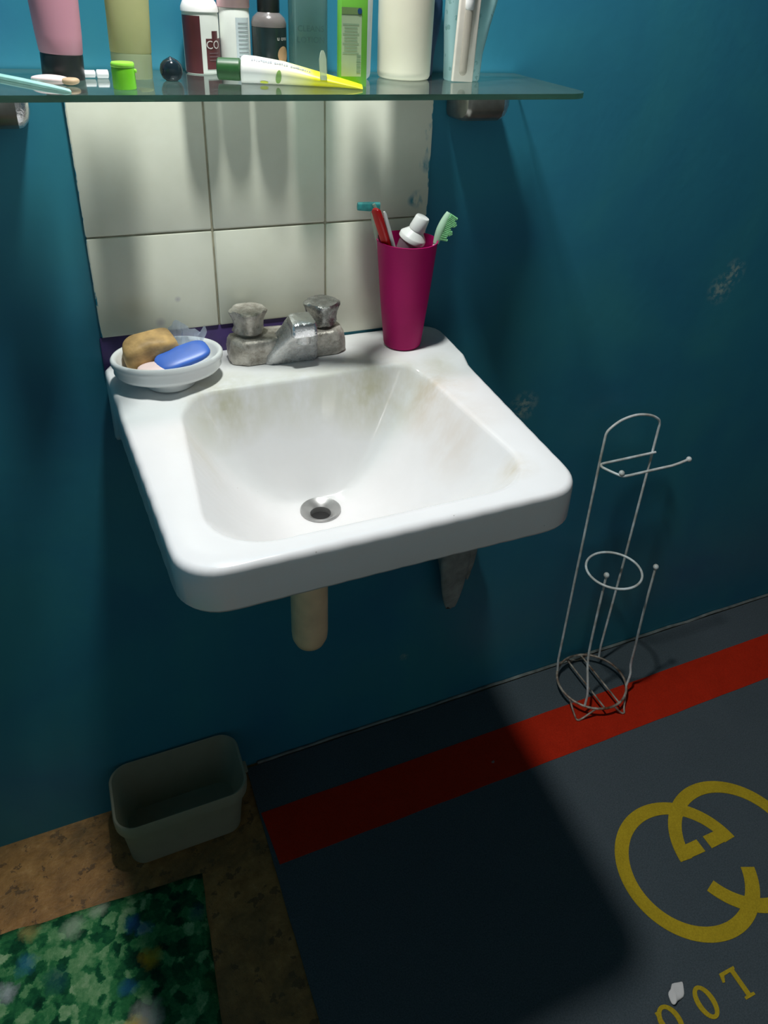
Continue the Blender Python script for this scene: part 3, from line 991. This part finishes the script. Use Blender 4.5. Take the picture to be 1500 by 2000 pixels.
# 8 maroon labelled bottle
t = upright('bottle', 'pale bottle with maroon label and domed white cap on the shelf', 'bottle', .1520, -.0225)
r = .0196
mesh('bottle_body', *lathe([(r - .002, 0), (r, .002), (r, .0600), (r - .0005, .0615)], 48), M['palebottle'], t)
mesh('cap', *lathe([(r + .0002, .0617), (r + .0008, .0625), (r + .0004, .0665), (r - .0018, .0715), (r - .0050, .0755), (r - .008, .0775), (r - .0082, .088), (r - .009, .090)], 48), M['whitep'], t)
AF = math.atan2(-1.0, -.17)      # side that looks to the camera
def curved(w, z0, z1, ang, rad, m, parent, name, n=16):
    return mesh(name, *wrap_cyl(rect(w, z1 - z0, 0, (z0 + z1) / 2, n), rad, ang, 0), m, parent, smooth=True, angle=None)
lb = curved(.025, .001, .0585, AF - .66, r + .0003, M['maroon'], t, 'side_label')
l2 = curved(.030, .0055, .0365, AF + .98, r + .0003, M['maroon'], t, 'front_label')
curved(.009, .0365, .0440, AF + .82, r + .0003, M['maroon'], l2, 'label_print')
mesh('lettering', *wrap_cyl(text_geo('CO', .0120), r + .0007, AF + .66, .0300), M['paleink'], l2, angle=None)
for zz in (.0215, .0180, .0145):
    curved(.013, zz, zz + .0010, AF + .70, r + .0006, M['mauve'], l2, 'print_line', 6)

# 9 pink topped bottle
t = upright('bottle', 'slim pale bottle with a pink band at its top, beside the maroon label', 'bottle', .1898, -.0215)
r = .0172
mesh('bottle_body', *lathe([(r - .002, 0), (r, .002), (r, .0665), (r - .0005, .0672)], 44), M['palebottle'], t)
mesh('cap', *lathe([(r + .0002, .0674), (r + .0008, .0682), (r + .0008, .105), (r - .002, .107)], 44), M['pinkcap'], t)
lab = curved(.018, .006, .058, AF + .55, r + .0003, M['silverblue'], t, 'back_label')
for k in range(11):
    curved(.013, .010 + k * .0042, .0108 + k * .0042, AF + .55, r + .0006, M['ink'], lab, 'print_line', 6)

# 10 dark bottle
t = upright('bottle', 'black bottle with smoky rounded shoulder and peach round print', 'bottle', .2290, -.0245)
r = .0198
mesh('bottle_body', *lathe([(r - .002, 0), (r, .002), (r, .0485), (r - .0002, .049)], 48), M['darkbottle'], t)
mesh('shoulder', *lathe([(r, .0492), (r, .0535), (r - .0018, .0585), (r - .0050, .0615), (.0132, .0628), (.0122, .064)], 48), M['smoke'], t)
mesh('cap', *lathe([(.0122, .0635), (.0126, .065), (.0126, .100), (.0112, .102)], 40), M['black'], t)
mesh('lettering', *wrap_cyl(text_geo('u one', .0066), r + .0006, AF + .72, .0385), M['paleink'], t, angle=None)
mesh('peach_print', *wrap_cyl(disc(.0082, .0090, 0, 0), r + .0005, AF + .78, .0215), M['peach'], t, angle=None)

# 11 aqua bottle
t = upright('bottle', 'translucent aqua bottle with faint dark lettering', 'bottle', .2705, -.0400)
rings = []
for d, z in ((.002, 0), (0, .002), (0, .125), (.003, .132), (.008, .135)):
    rings.append([(x, y, z) for x, y in rrect(.0208 - d, .0140 - d, .007 - d * .5, 8)])
mesh('bottle_body', *loft(rings), M['aqua'], t, angle=50)
mesh('cap', *lathe([(.010, .135), (.0105, .136), (.0105, .152), (.009, .154)], 32), M['whitep'], t)
mesh('lettering', *on_front(text_geo('CLEANS', .0088), -.01425, .0500, -.001), M['aquaink'], t, angle=None)
mesh('lettering', *on_front(text_geo('LOTION', .0088), -.01425, .0385, -.001), M['aquaink'], t, angle=None)

# 12 green carton
t = upright('carton', 'lime green carton with a pale text panel, beside the cream bottle', 'box', .2945, -.1220, math.radians(-4))
mesh('carton_body', *rbox(.0146, .0085, .120, .0008, .0004, 2), M['carton'], t, angle=30)
pn = mesh('text_panel', *on_front(rect(.0222, .0600, -.0032, .0400, 1), -.0087, 0), M['cartonpanel'], t, angle=None)
geo = [rect(.0145 if k % 3 else .018, .0009, -.0040, .033 + k * .0031, 1) for k in range(10)]
mesh('print_lines', *on_front(join(*geo), -.0089, 0), M['cartonink'], pn, angle=None)['kind'] = 'stuff'
geo = [rect(.0045, .0008 if k % 3 else .0015, .0050, .0145 + k * .0018, 1) for k in range(10)]
mesh('barcode', *on_front(join(*geo), -.0089, 0), M['cartonink'], pn, angle=None)
mesh('header_bar', *on_front(rect(.0222, .0065, -.0032, .0735, 1), -.0089, 0), mat('header_print', (.17, .28, .10), .5), pn, angle=None)
mesh('blue_dot', *on_front(disc(.0024, .0028, .0055, .0735), -.0091, 0), M['bluedot'], pn, angle=None)

# 13 slim white bottle behind carton
t = upright('bottle', 'slim bluish white bottle behind the lime green carton', 'bottle', .3215, -.0640)
mesh('bottle_body', *lathe([(.0125, 0), (.0155, .003), (.0165, .007), (.0178, .100), (.0170, .104), (.010, .110)], 40), M['silverblue'], t)
mesh('cap', *lathe([(.0105, .110), (.0110, .111), (.0110, .128), (.0095, .130)], 32), M['whitep'], t)

# 14 cream bottle
t = upright('bottle', 'large plain cream bottle, widest on the shelf', 'bottle', .3845, -.0585)
r = .0322
mesh('bottle_body', *lathe([(r - .006, 0), (r - .002, .0012), (r - .0004, .004), (r, .009), (r + .0008, .120), (r - .001, .135), (r - .008, .147), (.014, .153), (.013, .156)], 56), M['cream'], t, angle=60)
mesh('cap', *lathe([(.0145, .156), (.0150, .157), (.0150, .178), (.0135, .180)], 36), M['cream'], t)

# 15 navy rounded bottle behind
t = upright('bottle', 'dark blue round-bellied bottle half hidden behind the cream bottle', 'bottle', .4305, -.0210)
mesh('bottle_body', *lathe([(.0085, 0), (.0095, .002), (.0100, .020), (.0120, .035), (.0155, .052), (.0175, .068), (.0172, .082), (.0145, .096), (.010, .106), (.008, .110)], 40), M['loofah'], t, angle=70)
mesh('cap', *lathe([(.0085, .110), (.0090, .111), (.0090, .128), (.0075, .130)], 28), M['black'], t)

# 16 floral pouch with white insert
t = upright('pouch', 'clear pale teal floral pouch with a cream insert, rightmost on the shelf', 'pouch', .4585, -.0760)
rings = []
for z, xa, xb, hy in ((0, -.0245, .0165, .0115), (.002, -.0255, .0175, .0130), (.030, -.0270, .0195, .0125), (.060, -.0300, .0270, .0110), (.095, -.0310, .0375, .0090), (.130, -.0310, .0400, .0060), (.155, -.031, .0405, .0015)):
    cx, hx = (xa + xb) / 2, (xb - xa) / 2
    rings.append([(cx + x, y, z) for x, y in rrect(hx, hy, min(hy * .9, .008), 6)])
mesh('film', *loft(rings), M['floral'], t, angle=60)
ins = mesh('insert', *xf(rbox(.0142, .0024, .128, .0022, .0008, 4), Matrix.Translation((-.0115, -.0165, .0005)) @ Matrix.Rotation(math.radians(2.0), 4, 'Y')), M['panelw'], t, angle=40)
mesh('capsule', *xf(lathe([(.001, 0), (.0030, .0008), (.0046, .003), (.0050, .006), (.0050, .066), (.0045, .070)], 24, sy=.7), Matrix.Translation((-.0125, -.0192, .0075)) @ Matrix.Rotation(math.radians(2.0), 4, 'Y')), M['capsule'], ins, angle=60)
mesh('applicator', *xf(lathe([(.0045, .070), (.0055, .072), (.0058, .078), (.0058, .118), (.005, .120)], 24, sy=.7), Matrix.Translation((-.0125, -.0192, .0075)) @ Matrix.Rotation(math.radians(2.0), 4, 'Y')), M['whitep'], ins, angle=60)

# 17 lying white and yellow tube with dark green cap
A = Vector((.1530, -.0960, ZS)); B = Vector((.2985, -.1450, ZS))
ang = math.atan2(B.y - A.y, B.x - A.x)
t = thing('cosmetic_tube', 'white and yellow squeeze tube with dark green cap lying on its side', 'tube', (A.x, A.y, ZS + .0002), (0, 0, ang))
Lt = (B - A).length
capm = Matrix.Translation((0, 0, .0128)) @ Matrix.Rotation(PI / 2, 4, 'Y')
mesh('cap', *xf(lathe([(.0095, 0), (.0110, .0012), (.0112, .023), (.0095, .0245)], 32), capm), M['dkgreen'], t)
rings = []
N = 36
for s, hy, hz in ((0, .0085, .0085), (.008, .0128, .0128), (.03, .0138, .0136), (.12, .0140, .0134), (.35, .0146, .0115), (.6, .0156, .0078), (.82, .0164, .0045), (.95, .0168, .0024), (1.0, .0168, .0014)):
    xx = .0245 + s * (Lt - .0245)
    rings.append([(xx, hy * math.cos(2 * PI * k / N), hz + hz * math.sin(2 * PI * k / N)) for k in range(N)])
tb_ = mesh('tube_body', *loft(rings), M['tubewhite'], t, angle=60)
def flank(s_, h):
    xx = .0245 + s_ * (Lt - .0245)
    hy = np.interp(s_, [0, .03, .12, .35, .6, .82, 1], [.0085, .0138, .0140, .0146, .0156, .0164, .0168]) + .0005
    hz0 = np.interp(s_, [0, .03, .12, .35, .6, .82, 1], [.0085, .0136, .0134, .0115, .0078, .0045, .0014])
    return (xx, -hy * math.sin(h * PI), hz0 - (hz0 + .0005) * math.cos(h * PI))
def on_tube(fn, name, m):
    """print laid on the camera-facing flank: fn(angle, radius 0..1) -> (along, up the flank 0..1)"""
    V = [flank(*fn(0, 0))]
    F = []
    n_ = 18
    for q, rr_ in enumerate((.35, .7, 1)):
        V += [flank(*fn(2 * PI * k / n_, rr_)) for k in range(n_)]
        for k in range(n_):
            a_, b_ = 1 + q * n_ + k, 1 + q * n_ + (k + 1) % n_
            F.append((0, a_, b_) if q == 0 else (a_ - n_, a_, b_, b_ - n_))
    return mesh(name, V, F, m, tb_, angle=None)
on_tube(lambda a, r_: (.31 + r_ * .024 * math.cos(a), .40 + r_ * (.19 * math.sin(a) + .07 * math.cos(a))), 'leaf_print', M['leaf'])
on_tube(lambda a, r_: (.19 + r_ * .034 * math.cos(a), .21 + r_ * .06 * math.sin(a)), 'lime_print', M['limeprint'])
rnd = random.Random(3)
geo = []
for k in range(26):
    s = .10 + k * .0185
    hz = np.interp(s, [0, .12, .35, .6], [.0136, .0134, .0115, .0078]); hy = np.interp(s, [0, .12, .35, .6], [.0138, .0140, .0146, .0156])
    if k in (9, 16): continue
    xx = .0245 + s * (Lt - .0245)
    a0, a1 = PI * (.74 + .03 * rnd.random()), PI * (.83 - .03 * rnd.random())
    w = .0006 + .0007 * rnd.random()
    V = [(xx - w, -(hy + .0004) * math.sin(a0), hz - (hz + .0004) * math.cos(a0)), (xx + w, -(hy + .0004) * math.sin(a0), hz - (hz + .0004) * math.cos(a0)),
         (xx + w, -(hy + .0004) * math.sin(a1), hz - (hz + .0004) * math.cos(a1)), (xx - w, -(hy + .0004) * math.sin(a1), hz - (hz + .0004) * math.cos(a1))]
    geo.append((V, [(0, 1, 2, 3)]))
mesh('lettering', *join(*geo), M['ink'], tb_, angle=None)['kind'] = 'stuff'

# 18 little clear strip propped on the tube
o = mesh('plastic_strip', *loft([[(x, y, z) for x, y in rrect(hx, .0010, .0008, 3)] for z, hx in ((0, .0030), (.002, .0038), (.020, .0040), (.026, .0026), (.0285, .0012))]), M['clearp'], angle=40)
o.location = (.2535, -.1480, ZS + .0085); o.rotation_euler = (math.radians(-8), 0, 0)
tag(o, 'small clear plastic strip propped upright against the lying tube', 'strip')

# ------------------------------------------------------------------ rag under the basin
V, F = [], []
def rag_lobe(cx, top, bot, w, y0, seed):
    k0 = len(V)
    nu, nv = 22, 18
    for j in range(nv + 1):
        v = j / nv
        z = top + (bot - top) * v
        hw = w * (1 - .72 * v ** 2.2)
        for i in range(nu):
            a = 2 * PI * i / nu
            fold = 1 + .28 * math.sin(3 * a + seed + 2 * v) * (1 - .3 * v)
            V.append((cx + .010 * v + hw * math.cos(a) * fold, y0 + .5 * hw * math.sin(a) * fold, z + .010 * noise.noise((i * .4, v * 3, seed))))
    for j in range(nv):
        for i in range(nu):
            a, b = k0 + j * nu + i, k0 + j * nu + (i + 1) % nu
            F.append((a, b, b + nu, a + nu))
    F.append(tuple(range(k0, k0 + nu))[::-1])
    F.append(tuple(range(k0 + nv * nu, k0 + (nv + 1) * nu)))
rag_lobe(.539, .500, .312, .034, -.024, 1)
rag_lobe(.572, .500, .372, .024, -.018, 4)
rg = thing('rag', 'grey rag hanging against the teal wall under the basin', 'rag', (0, 0, 0))
mesh('cloth', V, F, M['rag'], rg, angle=70)
mesh('hook', *tube(bez([(.556, .004, .515), (.556, -.02, .515), (.556, -.034, .508), (.556, -.036, .496), (.556, -.022, .486)], 6), .0035, 10), M['steel'], rg)

# ------------------------------------------------------------------ translucent tub
tub = thing('plastic_tub', 'frosted translucent plastic tub standing on the floor against the wall', 'tub', (.007, -.0690, 0))
rings = []
zt_ = .124
for hx, hy, r, z in ((.060, .030, .02, .0035), (.088, .048, .022, .0), (.0965, .0545, .026, .003), (.1005, .058, .028, .05), (.1050, .0625, .030, .092), (.1060, .0635, .030, .096), (.1105, .0655, .032, .0965), (.1120, .0660, .033, .100), (.1130, .0665, .033, zt_ - .003), (.1115, .0655, .033, zt_), (.1080, .0640, .032, zt_ - .0008), (.1060, .0625, .030, .100), (.1035, .061, .029, .09), (.099, .0565, .027, .05), (.095, .053, .025, .006), (.060, .030, .02, .0045)):
    rings.append([(x, y, z) for x, y in rrect(hx, hy, r, 8)])
mesh('tub_body', *loft(rings), M['tub'], tub, angle=50)
mesh('lid_tab', *xf(rbox(.0035, .012, .0035, .003, .001), Matrix.Translation((.1155, -.010, zt_ - .014))), M['tub'], tub)

# ------------------------------------------------------------------ wire rack
rack = thing('toilet_roll_stand', 'white wire toilet roll stand with ball tips by the teal wall', 'stand', (.893, -.085, 0))
def P(x, y, z): return (x - .893, y + .085, z)
WR = .0026
def ringpts(c, r, z, n=44): return [P(c[0] + r * math.cos(2 * PI * k / n), c[1] + r * math.sin(2 * PI * k / n), z) for k in range(n)]
hoop = [P(.8385, -.0360, .030), P(.8385, -.031, .06), P(.839, -.03, .3), P(.8395, -.03, .60), P(.8405, -.03, .648)]
arch = bez([(.8405, -.03, .648), (.846, -.03, .659), (.870, -.03, .674), (.9035, -.03, .6795), (.938, -.03, .673), (.961, -.03, .660), (.967, -.03, .648)], 5)
hoop += [P(*p) for p in arch[1:]]
hoop += [P(.9665, -.03, .60), P(.962, -.03, .3), P(.9545, -.031, .06), P(.9510, -.0370, .030)]
mesh('back_frame', *tube(hoop, WR, 10), M['white_wire'], rack, angle=60)
armp = [P(.972, -.0325, .5845), P(.90, -.0335, .5855), P(.846, -.0345, .5865)] + [P(*p) for p in bez([(.839, -.036, .587), (.8345, -.043, .587), (.838, -.055, .587), (.848, -.073, .586), (.856, -.082, .5855), (.870, -.084, .5855)], 4)] + [P(.94, -.0845, .586), P(.968, -.085, .586), P(.985, -.085, .588), P(1.006, -.085, .592)]
am = mesh('roll_arm', *tube(armp, WR, 10), M['white_wire'], rack, angle=60)
mesh('ball_tip', *ball(.0055, P(1.008, -.085, .5925)), M['white_wire'], am, angle=None)
mesh('ball_tip', *ball(.0055, P(.8535, -.079, .591)), M['white_wire'], am, angle=None)
mesh('upper_ring', *tube(ringpts((.893, -.0775), .0565, .343), WR, 10, closed=True), M['white_wire'], rack, angle=60)
mesh('base_ring', *tube(ringpts((.894, -.0885), .0765, .030), WR * 1.05, 10, closed=True), M['rusty'], rack, angle=60)
for x in (.878, .916):
    h = math.sqrt(.0765 ** 2 - (x - .894) ** 2)
    mesh('base_bar', *tube([P(x, -.0885 - h, .029), P(x, -.0885 + h, .029)], .0021, 8), M['rusty'], rack, angle=60)
for kx, ky, bx, by, mx in ((.8505, -.104, .8390, -.1415, .8430), (.9615, -.1185, .9590, -.1290, .9660)):
    pts = bez([(bx, by, .030), (mx, by + .004, .060), (mx, by + .010, .085), (kx - .001, ky - .004, .14), (kx, ky, .25), (kx, ky, .362)], 5)
    fp = mesh('front_post', *tube([P(*p) for p in pts], WR, 10), M['white_wire'], rack, angle=60)
    mesh('ball_tip', *ball(.0058, P(kx, ky, .3645)), M['white_wire'], fp, angle=None)
for fx, fy, ux0, uy0, ux1, uy1 in ((.8175, -.152, .821, -.110, .858, -.156), (.924, -.174, .900, -.1645, .947, -.143), (.905, -.006, .880, -.0135, .930, -.021)):
    pts = bez([(ux0, uy0, .029), ((ux0 * .35 + fx * .65), (uy0 * .35 + fy * .65), .010), (fx, fy, .0026 + .005), ((ux1 * .35 + fx * .65), (uy1 * .35 + fy * .65), .010), (ux1, uy1, .029)], 5)
    mesh('foot', *tube([P(*p) for p in pts], .0022, 8), M['rusty'], rack, angle=60)

# ------------------------------------------------------------------ mats on the floor
mt_ = thing('floor_mat', 'charcoal floor mat with red stripe and yellow ring emblem', 'mat', (0, 0, 0))
MX0, MX1, MY0, MY1, MH = .137, 2.05, -1.30, -.006, .005
def quad_plate(x0, x1, y0, y1, z0, z1): return plate([(x0, y0), (x1, y0), (x1, y1), (x0, y1)], z0, z1)
edge = [(MX0 + .0015 * noise.noise((0, y * 12, 2)), y) for y in np.linspace(MY1, MY0, 40)]
V, F = plate(edge + [(MX1, MY0), (MX1, MY1)], .0003, MH)
mesh('mat_base', V, F, M['mat'], mt_, smooth=False)
up = [(x, -.1085 + .0012 * noise.noise((x * 15, 0, 0))) for x in np.linspace(MX0 + .003, MX1 - .05, 70)]
lo = [(x, -.2150 + .0012 * noise.noise((x * 15, 7, 0))) for x in np.linspace(MX0 + .009, MX1 - .05, 70)]
mesh('red_stripe', *plate(lo + up[::-1], MH - .001, MH + .0007), M['red'], mt_, smooth=False)['label'] = 'red stripe'

EMX = .8815
def ring_poly(c, ro, ri, a0, a1, n=56):
    A = np.linspace(a0, a1, n)
    return [(c[0] + ro * math.cos(a), c[1] + ro * math.sin(a)) for a in A] + [(c[0] + ri * math.cos(a), c[1] + ri * math.sin(a)) for a in A[::-1]]
def band(out, inn, z): return plate(out + inn[::-1], MH - .001, MH + z)
def emblem(flip):
    c = (.8195, -.4945)
    ro, ri = .1268, .1016
    # big ring: from the arrow tip anticlockwise round the far side to the tail
    pieces = [(c, ro, ri, math.radians(5.5), math.radians(302))]
    A = np.linspace(math.radians(5.0), math.radians(338), 90)
    out = [(c[0] + ro * math.cos(a), c[1] + ro * math.sin(a)) for a in A]
    inn = []
    for a in A:
        r = ri
        inn.append((c[0] + r * math.cos(a), c[1] + r * math.sin(a)))
    polys = [out + inn[::-1]]
    bar = [(.8893, -.4605), (.8893, -.4850), (.9452, -.4838), (.9430, -.4660), (.9190, -.4605)]
    polys.append(bar)
    if flip:
        polys = [[(2 * EMX - x, y) for x, y in p][::-1] for p in polys]
    return polys
for flip, zz in ((False, .0008), (True, .0010)):
    geo = [plate(p, MH - .001 - .0001 * k, MH + zz + .00005 * k) for k, p in enumerate(emblem(flip))]
    mesh('ring_emblem', *join(*geo), M['yellow'], mt_, smooth=False)['label'] = 'yellow interlocked ring emblem'
# lettering that reads from the wall side:  L O G
def ell(c, rx, ry, w, a0=0, a1=2 * PI, n=40, wx=None):
    A = np.linspace(a0, a1, n)
    wx = wx or w
    return [(c[0] + rx * math.cos(a), c[1] + ry * math.sin(a)) for a in A] + [(c[0] + (rx - wx) * math.cos(a), c[1] + (ry - w) * math.sin(a)) for a in A[::-1]]
L_ = [(.7800, -.6535), (.7500, -.6535), (.7462, -.6660), (.7505, -.6668), (.7560, -.6590), (.7690, -.6585), (.7690, -.6945), (.7640, -.6950), (.7640, -.6990), (.7835, -.6990), (.7835, -.6950), (.7775, -.6945), (.7775, -.6585), (.7800, -.6570)]
def yletter(name, polys):
    o = mesh(name, *join(*[plate(p, MH - .001 - .0001 * k, MH + .0009 + .00005 * k) for k, p in enumerate(polys)]), M['yellow'], mt_, smooth=False)
    o['label'] = 'yellow letter'
yletter('letter', [L_])
yletter('letter', [ell((.7018, -.6765), .0168, .0240, .0058, wx=.0085)])
yletter('letter', [ell((.6320, -.6765), .0190, .0240, .0058, math.radians(-40), math.radians(245), wx=.0085),
                   [(.6165, -.6800), (.6165, -.6570), (.6225, -.6570), (.6225, -.6800)], [(.6110, -.6775), (.6110, -.6815), (.6275, -.6815), (.6275, -.6775)]])

# crumpled white scrap
V, F = lump(.0200, .0105, .0032, .8, .005, 55, 21, 26, 10)
V = [(p[0] * (1 - .35 * (p[0] < 0)), p[1] + .3 * p[0], max(p[2], -.0028)) for p in V]
sc_ = mesh('paper_scrap', V, F, M['paper'], angle=30)
sc_.location = (.664, -.6475, MH + .0030); sc_.rotation_euler = (0, 0, math.radians(-8))
tag(sc_, 'torn scrap of white paper on the charcoal mat', 'paper')
o = mesh('lint_fleck', *lump(.0035, .0028, .0012, .8, .0012, 200, 5, 12, 6), mat('pale_lint', (.30, .16, .14), .9), angle=40)
o.location = (.598, -.1745, MH + .0015)
tag(o, 'tiny pale fleck of lint on the red stripe', 'lint')

# green rug: gently uneven slab of pile
rug = thing('green_rug', 'green mottled rug with blue and yellow blotches on the brown floor', 'rug', (.018, -.177, 0), (0, 0, math.radians(-4.0)))
nx_, ny_ = 60, 60
RW, RH = .55, .85
V, F = [], []
for j in range(ny_ + 1):
    for i in range(nx_ + 1):
        u, v = i / nx_, j / ny_
        x, y = -RW * (1 - u), -RH * v
        ed = min(u, 1 - u) * RW
        ed = min(ed, min(v, 1 - v) * RH)
        h = .0075 * (1 - math.exp(-(ed + .0006) / .004)) + .0012 * noise.noise((x * 30, y * 30, 0))
        wob_ = .0025 * noise.noise((x * 22, y * 22, 9))
        V.append((x + wob_, y + wob_, max(.0008, h)))
for j in range(ny_):
    for i in range(nx_):
        a = j * (nx_ + 1) + i
        F.append((a, a + 1, a + nx_ + 2, a + nx_ + 1))
k0 = len(V)
border = [i for i in range(nx_ + 1)] + [(j + 1) * (nx_ + 1) - 1 for j in range(1, ny_ + 1)] + [ny_ * (nx_ + 1) + i for i in range(nx_ - 1, -1, -1)] + [j * (nx_ + 1) for j in range(ny_ - 1, 0, -1)]
for i in border: V.append((V[i][0], V[i][1], .0002))
nb = len(border)
for k in range(nb): F.append((border[k], border[(k + 1) % nb], k0 + (k + 1) % nb, k0 + k))
F.append(tuple(range(k0, k0 + nb)))
mesh('pile', V, F, M['rug'], rug, angle=70)
